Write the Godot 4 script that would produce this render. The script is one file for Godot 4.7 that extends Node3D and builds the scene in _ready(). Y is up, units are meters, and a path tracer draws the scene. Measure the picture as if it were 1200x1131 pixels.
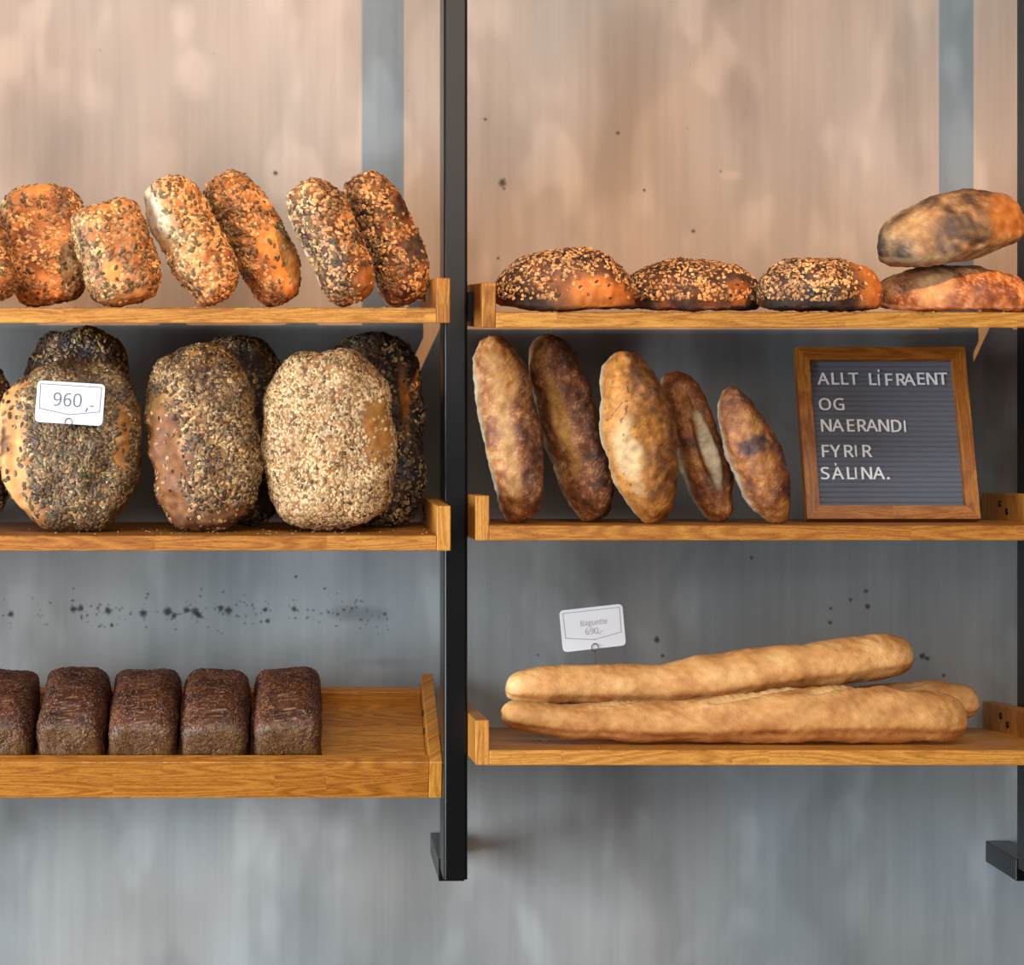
extends Node3D

# Measured lens of the photograph, in pixels of the 1200 x 1131 frame: focal length, vanishing point of the depth lines, and the camera's distance from the wall.
const FOCAL := 2541.7
const CX := 355.0
const CY := 495.0
const CAM_Z := 3.38
const EYE := 1.5

var noise_a := FastNoiseLite.new()
var noise_b := FastNoiseLite.new()
var noise_c := FastNoiseLite.new()
var seed_mesh: ArrayMesh
var oak_mats := []
var steel: StandardMaterial3D
var dark_steel: StandardMaterial3D
var crust_mat: StandardMaterial3D
var rye_mat: StandardMaterial3D
var seed_mat: StandardMaterial3D


func _ready():
	# ---- camera ----
	var cam := Camera3D.new()
	cam.name = "camera"
	cam.position = Vector3(0, EYE, CAM_Z)
	cam.projection = Camera3D.PROJECTION_FRUSTUM
	cam.near = 0.05
	cam.far = 100.0
	cam.size = 1131.0 / FOCAL * 0.05
	cam.frustum_offset = Vector2((600.0 - CX) / FOCAL * 0.05, (CY - 565.5) / FOCAL * 0.05)
	cam.current = true
	add_child(cam)
	# ---- sky, exposure ----
	var we := WorldEnvironment.new()
	we.name = "world_environment"
	var env := Environment.new()
	env.background_mode = Environment.BG_SKY
	var sky := Sky.new()
	var sm := ProceduralSkyMaterial.new()
	sm.sky_top_color = Color(0.30, 0.50, 0.80)
	sm.sky_horizon_color = Color(0.72, 0.80, 0.90)
	sm.ground_bottom_color = Color(0.25, 0.24, 0.22)
	sm.ground_horizon_color = Color(0.60, 0.62, 0.64)
	sky.sky_material = sm
	env.sky = sky
	env.background_energy_multiplier = 1.0
	env.tonemap_mode = Environment.TONE_MAPPER_LINEAR
	env.tonemap_exposure = 0.94
	env.sdfgi_enabled = true
	env.ssao_enabled = true
	env.ssil_enabled = true
	we.environment = env
	add_child(we)
	# ---- sun: low, warm, through the high front window ----
	var sun := DirectionalLight3D.new()
	sun.name = "sun"
	sun.light_color = Color(1.0, 0.68, 0.37)
	sun.light_energy = 1.65
	sun.light_angular_distance = 0.6
	sun.shadow_enabled = true
	sun.look_at_from_position(Vector3(0.38, 0.76, 1.0), Vector3.ZERO)
	sun.sky_mode = DirectionalLight3D.SKY_MODE_LIGHT_ONLY
	add_child(sun)
	# ---- daylight of the side window and of the shop front ----
	window_light("side_window_light", Vector3(-2.42, 1.05, 2.1), Vector3(1, 0, 0), Vector2(2.2, 1.6), Color(0.86, 0.92, 0.965), 26.0)
	window_light("shop_front_light", Vector3(-0.3, 2.7, 3.88), Vector3(0.0, -0.2, -1), Vector2(3.6, 1.6), Color(1.0, 0.95, 0.88), 8.5)
	window_light("high_window_light", Vector3(0.0, 4.85, 3.88), Vector3(0.0, -0.6, -1), Vector2(4.0, 1.0), Color(0.97, 0.98, 0.97), 11.0)

	setup_materials()
	build_room()
	build_posts()
	build_shelves()
	build_seeded_row()
	build_tall_loaves()
	build_flat_loaves()
	build_long_loaves()
	build_rye()
	build_baguettes()
	build_board()
	build_tags()
	build_crumbs()


func window_light(called: String, at: Vector3, facing: Vector3, size: Vector2, color: Color, energy: float):
	var l := AreaLight3D.new()
	l.name = called
	l.area_size = size
	l.light_color = color
	l.light_energy = energy
	l.area_range = 12.0
	l.area_attenuation = 2.0
	l.shadow_enabled = true
	l.look_at_from_position(at, at + facing)
	add_child(l)


# ------------------------------------------------------------------ small helpers
func pt(px: float, py: float, z: float) -> Vector3:
	var s := (CAM_Z - z) / FOCAL
	return Vector3((px - CX) * s, EYE + (CY - py) * s, z)


func lin(r: float, g: float, b: float) -> Color:
	return Color(r, g, b).srgb_to_linear()


func numbered(called: String) -> String:
	if not has_node(NodePath(called)):
		return called
	var k := 1
	while has_node(NodePath("%s_%03d" % [called, k])):
		k += 1
	return "%s_%03d" % [called, k]


func tag(o: Node, label := "", category := "", group := "", kind := ""):
	if label: o.set_meta("label", label)
	if category: o.set_meta("category", category)
	if group: o.set_meta("group", group)
	if kind: o.set_meta("kind", kind)


func thing(called: String, label: String, category: String, at := Vector3.ZERO, group := "") -> Node3D:
	var o := Node3D.new()
	o.name = numbered(called)
	o.position = at
	add_child(o)
	tag(o, label, category, group)
	return o


func part(called: String, mesh: Mesh, mat: Material, parent: Node, xf := Transform3D()) -> MeshInstance3D:
	var o := MeshInstance3D.new()
	o.name = called
	o.mesh = mesh
	o.material_override = mat
	o.transform = xf
	parent.add_child(o, true)
	return o


func structure(called: String, mesh: Mesh, mat: Material, at := Vector3.ZERO, parent: Node = self) -> MeshInstance3D:
	var o := part(called, mesh, mat, parent, Transform3D(Basis(), at))
	if parent == self:
		o.set_meta("kind", "structure")
	return o


func tri(st: SurfaceTool, a: Vector3, b: Vector3, c: Vector3, n: Vector3, uvs: Array):
	st.set_normal(n)
	if (b - a).cross(c - a).dot(n) > 0.0:
		st.set_uv(uvs[0]); st.add_vertex(a)
		st.set_uv(uvs[2]); st.add_vertex(c)
		st.set_uv(uvs[1]); st.add_vertex(b)
	else:
		st.set_uv(uvs[0]); st.add_vertex(a)
		st.set_uv(uvs[1]); st.add_vertex(b)
		st.set_uv(uvs[2]); st.add_vertex(c)


func poly(st: SurfaceTool, pts: Array, n: Vector3, long_axis: int, off: Vector2):
	var o1 := (long_axis + 1) % 3
	var o2 := (long_axis + 2) % 3
	var uvs := []
	for p in pts:
		uvs.append(Vector2(p[long_axis] / 0.7, (p[o1] + p[o2]) / 0.16) + off)
	for k in range(1, pts.size() - 1):
		tri(st, pts[0], pts[k], pts[k + 1], n, [uvs[0], uvs[k], uvs[k + 1]])


# A bevelled box between two corners, with uvs that run along its grain.
func bevel_box(lo: Vector3, hi: Vector3, b := 0.0012, long_axis := -1, off := Vector2.ZERO, st: SurfaceTool = null) -> ArrayMesh:
	var own := st == null
	if own:
		st = SurfaceTool.new()
		st.begin(Mesh.PRIMITIVE_TRIANGLES)
	var d := hi - lo
	if long_axis < 0:
		long_axis = d.max_axis_index()
	var mid := (lo + hi) * 0.5
	var h := d * 0.5
	var corner := func(s: Vector3, ax: int) -> Vector3:
		var q := Vector3(s.x * (h.x - b), s.y * (h.y - b), s.z * (h.z - b))
		q[ax] = s[ax] * h[ax]
		return mid + q
	for ax in 3:
		var u := (ax + 1) % 3
		var v := (ax + 2) % 3
		for sg in [-1.0, 1.0]:
			var pts := []
			for c in [[-1, -1], [1, -1], [1, 1], [-1, 1]]:
				var s := Vector3.ZERO
				s[ax] = sg; s[u] = c[0]; s[v] = c[1]
				pts.append(corner.call(s, ax))
			var n := Vector3.ZERO
			n[ax] = sg
			poly(st, pts, n, long_axis, off)
		for su in [-1.0, 1.0]:
			for sv in [-1.0, 1.0]:
				var s0 := Vector3.ZERO
				s0[ax] = -1.0; s0[u] = su; s0[v] = sv
				var s1 := s0
				s1[ax] = 1.0
				var n := Vector3.ZERO
				n[u] = su; n[v] = sv
				poly(st, [corner.call(s0, u), corner.call(s1, u), corner.call(s1, v), corner.call(s0, v)], n.normalized(), long_axis, off)
	for sx in [-1.0, 1.0]:
		for sy in [-1.0, 1.0]:
			for sz in [-1.0, 1.0]:
				var s := Vector3(sx, sy, sz)
				poly(st, [corner.call(s, 0), corner.call(s, 1), corner.call(s, 2)], s.normalized(), long_axis, off)
	if own:
		return st.commit()
	return null


# A straight prism: an outline in the xy plane, extruded from z0 to z1.
func prism(outline: PackedVector2Array, z0: float, z1: float) -> ArrayMesh:
	var st := SurfaceTool.new()
	st.begin(Mesh.PRIMITIVE_TRIANGLES)
	var idx := Geometry2D.triangulate_polygon(outline)
	var zero := [Vector2.ZERO, Vector2.ZERO, Vector2.ZERO]
	for k in range(0, idx.size(), 3):
		var a := outline[idx[k]]
		var b := outline[idx[k + 1]]
		var c := outline[idx[k + 2]]
		tri(st, Vector3(a.x, a.y, z1), Vector3(b.x, b.y, z1), Vector3(c.x, c.y, z1), Vector3(0, 0, 1), zero)
		tri(st, Vector3(a.x, a.y, z0), Vector3(b.x, b.y, z0), Vector3(c.x, c.y, z0), Vector3(0, 0, -1), zero)
	var ccw := not Geometry2D.is_polygon_clockwise(outline)
	for k in outline.size():
		var a := outline[k]
		var b := outline[(k + 1) % outline.size()]
		var e := b - a
		var n := Vector3(e.y, -e.x, 0).normalized() * (1.0 if ccw else -1.0)
		tri(st, Vector3(a.x, a.y, z0), Vector3(b.x, b.y, z0), Vector3(b.x, b.y, z1), n, zero)
		tri(st, Vector3(a.x, a.y, z0), Vector3(b.x, b.y, z1), Vector3(a.x, a.y, z1), n, zero)
	return st.commit()


# A round wire through points.
func wire(points: Array, r: float, sides := 8) -> ArrayMesh:
	var st := SurfaceTool.new()
	st.begin(Mesh.PRIMITIVE_TRIANGLES)
	var rings := []
	for k in points.size():
		var p: Vector3 = points[k]
		var t: Vector3 = (points[mini(k + 1, points.size() - 1)] - points[maxi(k - 1, 0)]).normalized()
		var a := t.cross(Vector3(0.13, 0.21, 0.97)).normalized()
		var b := t.cross(a)
		var ring := []
		for j in sides:
			var w := TAU * j / sides
			ring.append([p + (a * cos(w) + b * sin(w)) * r, a * cos(w) + b * sin(w)])
		rings.append(ring)
	for k in points.size() - 1:
		for j in sides:
			var q := [rings[k][j], rings[k][(j + 1) % sides], rings[k + 1][(j + 1) % sides], rings[k + 1][j]]
			var n: Vector3 = (q[0][1] + q[1][1]).normalized()
			for t in [[0, 1, 2], [0, 2, 3]]:
				tri(st, q[t[0]][0], q[t[1]][0], q[t[2]][0], n, [Vector2.ZERO, Vector2.ZERO, Vector2.ZERO])
	return st.commit()


# ------------------------------------------------------------------ materials
func noise_normal(freq: float, sd: int, strength: float) -> NoiseTexture2D:
	var n := FastNoiseLite.new()
	n.seed = sd
	n.frequency = freq
	n.fractal_octaves = 3
	var t := NoiseTexture2D.new()
	t.width = 512
	t.height = 512
	t.seamless = true
	t.as_normal_map = true
	t.bump_strength = strength
	t.noise = n
	return t


func setup_materials():
	for s in [[noise_a, 11], [noise_b, 22], [noise_c, 33]]:
		s[0].seed = s[1]
		s[0].frequency = 1.0
		s[0].fractal_type = FastNoiseLite.FRACTAL_NONE
		s[0].noise_type = FastNoiseLite.TYPE_SIMPLEX_SMOOTH
	# oak: two boards' worth of grain
	for k in 3:
		var m := StandardMaterial3D.new()
		m.resource_name = "oak"
		m.albedo_texture = oak_texture(100 + k * 7, [0.0, -0.05, 0.05][k])
		m.roughness = 0.42
		m.metallic_specular = 0.45
		oak_mats.append(m)
	steel = StandardMaterial3D.new()
	steel.resource_name = "blackened steel"
	steel.albedo_color = Color(0.105, 0.10, 0.10)
	steel.metallic = 0.6
	steel.roughness = 0.26
	dark_steel = StandardMaterial3D.new()
	dark_steel.resource_name = "black screw"
	dark_steel.albedo_color = Color(0.10, 0.10, 0.10)
	dark_steel.metallic = 0.6
	dark_steel.roughness = 0.4
	crust_mat = StandardMaterial3D.new()
	crust_mat.resource_name = "crust"
	crust_mat.vertex_color_use_as_albedo = true
	crust_mat.roughness = 0.62
	crust_mat.normal_enabled = true
	crust_mat.normal_texture = noise_normal(0.05, 5, 5.0)
	crust_mat.normal_scale = 0.7
	crust_mat.uv1_triplanar = true
	crust_mat.uv1_scale = Vector3(14, 14, 14)
	rye_mat = crust_mat.duplicate()
	rye_mat.resource_name = "rye crust"
	rye_mat.roughness = 0.5
	rye_mat.normal_scale = 1.0
	seed_mat = StandardMaterial3D.new()
	seed_mat.resource_name = "seeds"
	seed_mat.vertex_color_use_as_albedo = true
	seed_mat.roughness = 0.6
	seed_mesh = ellipsoid(8, 5)


func oak_texture(sd: int, shift: float) -> ImageTexture:
	var w := 1024
	var h := 256
	var im := Image.create(w, h, false, Image.FORMAT_RGB8)
	var n := FastNoiseLite.new()
	n.seed = sd
	n.frequency = 1.0
	n.fractal_type = FastNoiseLite.FRACTAL_NONE
	var rng := RandomNumberGenerator.new()
	rng.seed = sd
	# staves: strips of wood glued side by side, each with its own tone and its own butt joints
	var tones := []
	for k in 64:
		tones.append(rng.randf_range(-0.05, 0.05))
	for y in h:
		var stave := y * 4 / h
		for x in w:
			var seg := int((x + stave * 377) / 341) % 3
			var tone: float = tones[(stave * 3 + seg) % 64]
			var o := float(stave * 31 + seg * 57)
			var fx := float(x) / 1024.0
			var fy := float(y) / 256.0
			var warp := n.get_noise_2d(fx * 2.5 + o, fy * 5.0) * 0.12
			var rings := sin((fy + warp) * 95.0 + n.get_noise_2d(fx * 3.0, fy * 9.0 + o) * 5.0)
			var fine := n.get_noise_2d(fx * 16.0 + o, fy * 150.0)
			var pore := n.get_noise_2d(fx * 40.0, fy * 190.0 + o)
			var v := 0.055 * rings + 0.05 * fine + tone + shift - (0.10 if pore > 0.48 else 0.0)
			im.set_pixel(x, y, Color(clampf(0.71 + v * 1.0, 0, 1), clampf(0.46 + v * 0.95, 0, 1), clampf(0.17 + v * 0.6, 0, 1)))
	im.generate_mipmaps()
	return ImageTexture.create_from_image(im)


func plaster_texture() -> ImageTexture:
	# 2.4 m by 2.0 m of brushed grey plaster; pixel (0, 0) is x = -0.75, y = EYE + 0.85
	var w := 1200
	var h := 1000
	var im := Image.create(w, h, false, Image.FORMAT_RGB8)
	var n := FastNoiseLite.new()
	n.seed = 71
	n.frequency = 1.0
	n.fractal_type = FastNoiseLite.FRACTAL_FBM
	n.fractal_octaves = 3
	var s := FastNoiseLite.new()
	s.seed = 12
	s.frequency = 1.0
	s.fractal_type = FastNoiseLite.FRACTAL_NONE
	for y in h:
		for x in w:
			var fx := x * 0.002
			var fy := y * 0.002
			var cloud := n.get_noise_2d(fx * 2.2, fy * 1.1)
			var brush := s.get_noise_2d(fx * 34.0, fy * 2.4) * 0.6 + s.get_noise_2d(fx * 90.0 + 9.0, fy * 3.5) * 0.45
			var patch := smoothstep(0.05, 0.45, n.get_noise_2d(fx * 4.5 + 40.0, fy * 2.0))
			var fresh := smoothstep(0.15, 0.5, n.get_noise_2d(fx * 6.0 + 80.0, fy * 3.0 + 7.0))
			var v := 0.555 + cloud * 0.10 + brush * 0.02 - patch * 0.04 + fresh * 0.05
			var warm := n.get_noise_2d(fx * 1.6 + 20.0, fy * 1.4 + 3.0) * 0.03
			im.set_pixel(x, y, Color(v + warm - 0.002, v + 0.002, v - warm * 0.8 - 0.006))
	var rng := RandomNumberGenerator.new()
	rng.seed = 4
	# dark flecks: a band of them above the rye loaves, and single ones elsewhere
	var spots := []
	for k in 170:
		var px := rng.randf_range(0, 455)
		var g := rng.randfn(0.0, 1.0)
		if px > 60 and px < 80 or rng.randf() < 0.25 and px < 80:
			continue
		spots.append([px, 718 + g * 11.0, rng.randf_range(0.6, 1.6), rng.randf_range(0.25, 0.7)])
	for a in [[85, 713, 5, 3.4], [94, 712, 4, 3.2], [126, 715, 4, 3.6], [167, 718, 5, 4], [196, 716, 6, 4.6], [203, 721, 4, 3], [218, 714, 4, 3.4], [228, 716, 4, 4], [232, 720, 3, 3.6], [258, 712, 4, 3.4], [267, 715, 5, 4], [12, 719, 3, 3], [310, 714, 5, 2.6], [344, 713, 3, 2.6], [313, 727, 2, 2.4], [450, 719, 3, 1.8], [422, 725, 2, 1.6], [130, 732, 3, 2], [346, 675, 3, 1.6], [395, 719, 3, 1.6], [402, 714, 4, 1.6], [412, 712, 3, 1.6]]:
		spots.append([a[0], a[1], a[3] * 1.15, 0.75])
	for a in [[588, 213, 4.5], [590, 220, 2], [723, 155, 2.2], [812, 270, 2.4], [754, 222, 1.8], [322, 202, 3.2], [769, 749, 3.4], [776, 768, 2], [844, 200, 1.4], [1016, 710, 3], [996, 702, 2], [972, 729, 2.4], [1068, 772, 3], [1080, 768, 3.4], [1086, 771, 3], [1105, 791, 2], [973, 712, 2], [630, 767, 1.6], [880, 653, 2], [1014, 692, 2.4], [583, 302, 1.6], [568, 139, 2]]:
		spots.append([a[0], a[1], a[2], 0.7])
	for k in 40:
		spots.append([rng.randf_range(0, 1190), rng.randf_range(0, 1120), rng.randf_range(0.5, 1.1), rng.randf_range(0.1, 0.35)])
	for sp in spots:
		var p := pt(sp[0], sp[1], 0.0)
		var cx := (p.x + 0.75) / 0.002
		var cy := (EYE + 0.85 - p.y) / 0.002
		var r: float = sp[2] * 0.5
		var ir := int(ceil(r * 2.2)) + 1
		for yy in range(int(cy) - ir, int(cy) + ir + 1):
			for xx in range(int(cx) - ir, int(cx) + ir + 1):
				if xx < 0 or yy < 0 or xx >= w or yy >= h:
					continue
				var d := Vector2(xx - cx, yy - cy).length() * (1.0 + 0.3 * s.get_noise_2d(xx * 0.3, yy * 0.3)) / r
				var k := clampf(1.6 - d, 0.0, 1.0) * float(sp[3])
				if k > 0.0:
					im.set_pixel(xx, yy, im.get_pixel(xx, yy).lerp(Color(0.15, 0.145, 0.14), k))
	# the greasy stain at the end of the band of flecks, and the pale scraped patches
	for bl in [[418, 718, 30, 9, Color(0.36, 0.36, 0.36), 0.45], [855, 205, 12, 5, Color(0.70, 0.68, 0.66), 0.25], [452, 775, 28, 5, Color(0.42, 0.42, 0.43), 0.3], [225, 80, 22, 30, Color(0.70, 0.69, 0.68), 0.35], [212, 30, 14, 24, Color(0.70, 0.69, 0.68), 0.3], [185, 190, 26, 30, Color(0.66, 0.65, 0.64), 0.3]]:
		var p := pt(bl[0], bl[1], 0.0)
		var c := Vector2((p.x + 0.75) / 0.002, (EYE + 0.85 - p.y) / 0.002)
		var rx: float = bl[2] * 0.66
		var ry: float = bl[3] * 0.66
		for yy in range(int(c.y - ry * 2), int(c.y + ry * 2)):
			for xx in range(int(c.x - rx * 2), int(c.x + rx * 2)):
				if xx < 0 or yy < 0 or xx >= w or yy >= h:
					continue
				var d := Vector2((xx - c.x) / rx, (yy - c.y) / ry).length() + 0.5 * n.get_noise_2d(xx * 0.03, yy * 0.02)
				var k := smoothstep(1.5, 0.4, d) * float(bl[5])
				im.set_pixel(xx, yy, im.get_pixel(xx, yy).lerp(bl[4], k))
	im.generate_mipmaps()
	return ImageTexture.create_from_image(im)


# ------------------------------------------------------------------ the room
func wall_box(lo: Vector3, hi: Vector3) -> ArrayMesh:
	return bevel_box(lo, hi, 0.0005)


func joined_boxes(boxes: Array) -> ArrayMesh:
	var st := SurfaceTool.new()
	st.begin(Mesh.PRIMITIVE_TRIANGLES)
	for b in boxes:
		bevel_box(b[0], b[1], 0.0005, -1, Vector2.ZERO, st)
	return st.commit()


func build_room():
	var plaster := StandardMaterial3D.new()
	plaster.resource_name = "brushed grey plaster"
	plaster.albedo_texture = plaster_texture()
	plaster.roughness = 0.85
	plaster.metallic_specular = 0.25
	plaster.normal_enabled = true
	plaster.normal_texture = noise_normal(0.02, 9, 2.0)
	plaster.normal_scale = 0.25
	var st := SurfaceTool.new()
	st.begin(Mesh.PRIMITIVE_TRIANGLES)
	var lo := Vector3(-2.6, 0, -0.2)
	var hi := Vector3(3.4, 5.6, 0)
	var mapped := func(p: Vector3) -> Vector2: return Vector2((p.x + 0.75) / 2.4, (EYE + 0.85 - p.y) / 2.0)
	for ax in 3:
		for sg in [0, 1]:
			var pts := []
			for c in [[0, 0], [1, 0], [1, 1], [0, 1]]:
				var q := Vector3.ZERO
				q[ax] = [lo, hi][sg][ax]
				q[(ax + 1) % 3] = [lo, hi][c[0]][(ax + 1) % 3]
				q[(ax + 2) % 3] = [lo, hi][c[1]][(ax + 2) % 3]
				pts.append(q)
			var n := Vector3.ZERO
			n[ax] = -1.0 if sg == 0 else 1.0
			tri(st, pts[0], pts[1], pts[2], n, [mapped.call(pts[0]), mapped.call(pts[1]), mapped.call(pts[2])])
			tri(st, pts[0], pts[2], pts[3], n, [mapped.call(pts[0]), mapped.call(pts[2]), mapped.call(pts[3])])
	st.generate_tangents()
	structure("wall_back", st.commit(), plaster)

	var paint := StandardMaterial3D.new()
	paint.resource_name = "warm grey paint"
	paint.albedo_color = Color(0.36, 0.33, 0.31)
	paint.roughness = 0.9
	var boards := StandardMaterial3D.new()
	boards.resource_name = "dark floorboards"
	boards.albedo_color = Color(0.33, 0.27, 0.22)
	boards.roughness = 0.6
	structure("floor", wall_box(Vector3(-2.6, -0.2, -0.2), Vector3(3.4, 0, 4.1)), boards)
	structure("ceiling", wall_box(Vector3(-2.6, 5.6, -0.2), Vector3(3.4, 5.8, 4.1)), paint)
	structure("wall_right", wall_box(Vector3(3.2, 0, 0), Vector3(3.4, 5.6, 3.9)), paint)
	# side wall with the big window
	structure("wall_left", joined_boxes([[Vector3(-2.6, 0, 0), Vector3(-2.42, 0.2, 3.9)], [Vector3(-2.6, 1.9, 0), Vector3(-2.42, 5.6, 3.9)], [Vector3(-2.6, 0.2, 0), Vector3(-2.42, 1.9, 0.9)], [Vector3(-2.6, 0.2, 3.3), Vector3(-2.42, 1.9, 3.9)]]), paint)
	# front wall: the shop front, a solid band above it, and a long high window
	structure("wall_front", joined_boxes([
		[Vector3(-2.6, 0, 3.9), Vector3(3.4, 0.9, 4.1)], [Vector3(-2.6, 3.5, 3.9), Vector3(3.4, EYE + SILL, 4.1)], [Vector3(-2.6, 5.4, 3.9), Vector3(3.4, 5.6, 4.1)],
		[Vector3(-2.6, 0.9, 3.9), Vector3(-2.2, 3.5, 4.1)], [Vector3(1.6, 0.9, 3.9), Vector3(3.4, 3.5, 4.1)],
		[Vector3(-2.6, EYE + SILL, 3.9), Vector3(-2.4, 5.4, 4.1)], [Vector3(3.2, EYE + SILL, 3.9), Vector3(3.4, 5.4, 4.1)]]), paint)
	var fm := StandardMaterial3D.new()
	fm.resource_name = "black window frame"
	fm.albedo_color = Color(0.08, 0.08, 0.085)
	fm.roughness = 0.5
	structure("window_1", joined_boxes([[Vector3(-2.56, 0.2, 0.9), Vector3(-2.5, 0.26, 3.3)], [Vector3(-2.56, 1.84, 0.9), Vector3(-2.5, 1.9, 3.3)], [Vector3(-2.56, 0.26, 0.9), Vector3(-2.5, 1.84, 0.96)], [Vector3(-2.56, 0.26, 3.24), Vector3(-2.5, 1.84, 3.3)]]), fm)
	structure("window_2", joined_boxes([[Vector3(-2.4, EYE + SILL, 4.02), Vector3(3.2, EYE + SILL + 0.02, 4.06)], [Vector3(-2.4, 5.36, 4.02), Vector3(3.2, 5.4, 4.06)]]), fm)
	structure("window_3", joined_boxes([[Vector3(-2.2, 0.9, 4.02), Vector3(1.6, 0.94, 4.06)], [Vector3(-2.2, 3.46, 4.02), Vector3(1.6, 3.5, 4.06)], [Vector3(-2.2, 0.94, 4.02), Vector3(-2.16, 3.46, 4.06)], [Vector3(1.56, 0.94, 4.02), Vector3(1.6, 3.46, 4.06)]]), fm)


const SILL := 2.84
const POST_L := [0.2006, 0.2346, 0.20, 0.29]
const POST_R := [1.0657, 1.0997, 0.14, 0.2]


# ------------------------------------------------------------------ steel posts with their wall brackets
func post(label: String, px: Array, bottom: float):
	var t := thing("shelf_post", label, "post", Vector3(px[0], bottom, 0.0), "black steel shelf posts")
	var w: float = px[1] - px[0]
	part("post", prism(rounded_rect(w, px[3] - px[2], 0.0045), 0.0, 4.2 - bottom), steel, t, Transform3D(Basis(Vector3(1, 0, 0), Vector3(0, 0, -1), Vector3(0, 1, 0)), Vector3(w / 2, 0, (px[2] + px[3]) / 2)))
	for b in [0.0, 1.9]:
		# a flat bar from the wall to the back of the post
		part("bracket", bevel_box(Vector3(-0.002, b - 0.0204, 0.0), Vector3(w + 0.002, b + 0.0125, px[2] + 0.004), 0.0012), steel, t)


func build_posts():
	post("black steel post in the middle, between the two bays of shelves", POST_L, pt(0, 1031, POST_L[3]).y)
	post("black steel post beside the letter board, partly cut off by the picture", POST_R, pt(0, 1026, POST_R[3]).y)
	post("black steel post at the far end of the bay of seeded loaves", [-0.676, -0.642, 0.2, 0.29], pt(0, 1031, 0.29).y)


# ------------------------------------------------------------------ shelves
# Each shelf: x range, height of its lower front edge, z of its front, tilt (back raised), all kept for placing the bread.
var shelves := {}


func shelf(key: String, label: String, x0: float, x1: float, py: float, zf: float, tilt_deg: float, depth := 0.28, is_tray := false, left_end := true):
	var y := pt(0, py, zf).y
	var at := Vector3((x0 + x1) * 0.5, y, zf)
	var t := thing("bread_shelf", label, "shelf", at, "oak bread shelves")
	t.rotation.x = deg_to_rad(tilt_deg)
	var hw := (x1 - x0) * 0.5
	var th := 0.0187
	var bt := 0.0205
	var h := 0.061
	var o := Vector2(randf_of(key), randf_of(key + "o"))
	part("shelf_board", bevel_box(Vector3(-hw + th, 0, -depth), Vector3(hw - th, bt, -0.0197 if is_tray else 0.0), 0.001, 0, o), oak_mats[shelves.size() % 3], t)
	for sgn in ([-1.0, 1.0] if left_end else [1.0]):
		var a := -hw if sgn < 0 else hw - th
		var e := part("end_board", bevel_box(Vector3(a, 0, -depth), Vector3(a + th, h, 0), 0.001, 1, o * 1.7 + Vector2(sgn * 0.3, 0.2)), oak_mats[(shelves.size() + 1) % 3], t)
		# two black screws through each end board into the post
		for k in 2:
			var cyl := CylinderMesh.new()
			cyl.top_radius = 0.0048
			cyl.bottom_radius = 0.0052
			cyl.height = 0.002
			cyl.radial_segments = 14
			var inner := a + th if sgn < 0 else a
			part("screw", cyl, dark_steel, e, Transform3D(Basis(Vector3(0, 0, 1), -sgn * PI / 2 * -1.0), Vector3(inner - sgn * 0.0008, [0.045, 0.034][k], -depth + [0.09, 0.122][k])))
	if is_tray:
		part("lip_board", bevel_box(Vector3(-hw + th, 0, -0.0195), Vector3(hw - th, h, 0), 0.001, 0, o + Vector2(0.4, 0.1)), oak_mats[1], t)
		part("back_board", bevel_box(Vector3(-hw + th, bt, -depth), Vector3(hw - th, bt + 0.017, -depth + 0.016), 0.001, 0, o + Vector2(0.7, 0.3)), oak_mats[2], t)
	shelves[key] = {"y": y, "z": zf, "tilt": deg_to_rad(tilt_deg), "t": bt}


func randf_of(s: String) -> float:
	return float(s.hash() % 1000) / 1000.0


func shelf_top(key: String, z: float) -> float:
	var s = shelves[key]
	return s.y + s.t / cos(s.tilt) + (s.z - z) * tan(s.tilt)


func build_shelves():
	var ll := -0.6417
	var le: float = POST_L[0] - 0.0003
	var rs: float = POST_L[1] + 0.0004
	var re: float = POST_R[0] - 0.0003
	shelf("seed", "oak shelf under the row of leaning seeded loaves", ll, le, 378.5, 0.43, 3.05, 0.399)
	shelf("tall", "oak shelf under the big upright loaves with the price card", ll, le, 645.5, 0.44, 0.0, 0.405)
	shelf("rye", "steeply tilted oak tray with a lip, holding dark rye loaves", ll, le, 935.5, 0.2455, 23.7, 0.25, true)
	shelf("flat", "oak shelf under the flat round loaves lying down", 0.2437, re, 384.0, 0.43, 3.05, 0.399)
	shelf("long", "oak shelf under the leaning long loaves and letter board", rs, re, 633.5, 0.43, -1.2, 0.395)
	shelf("bag", "oak shelf under the baguettes, lowest beside the middle post", rs, re, 897.0, 0.43, -3.5, 0.39)
	shelf("next", "oak shelf beyond the post that is cut off by the picture", POST_R[1] + 0.0004, 1.75, 633.5, 0.43, -1.2, 0.395)
	shelf("above", "topmost oak shelf beyond the post that is cut off by the picture", POST_R[1] + 0.0004, 1.75, 384.0, 0.43, 3.05, 0.399)
	# the topmost shelf hangs on a steel spacer beside the middle post
	for c in get_children():
		if c.has_meta("category") and c.get_meta("category") == "shelf" and String(c.get_meta("label")).contains("flat round"):
			var hw := (re - 0.2437) * 0.5
			part("spacer", bevel_box(Vector3(-hw - 0.0088, 0.008, -0.22), Vector3(-hw - 0.0002, 0.05, -0.15), 0.0008), steel, c)


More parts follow.
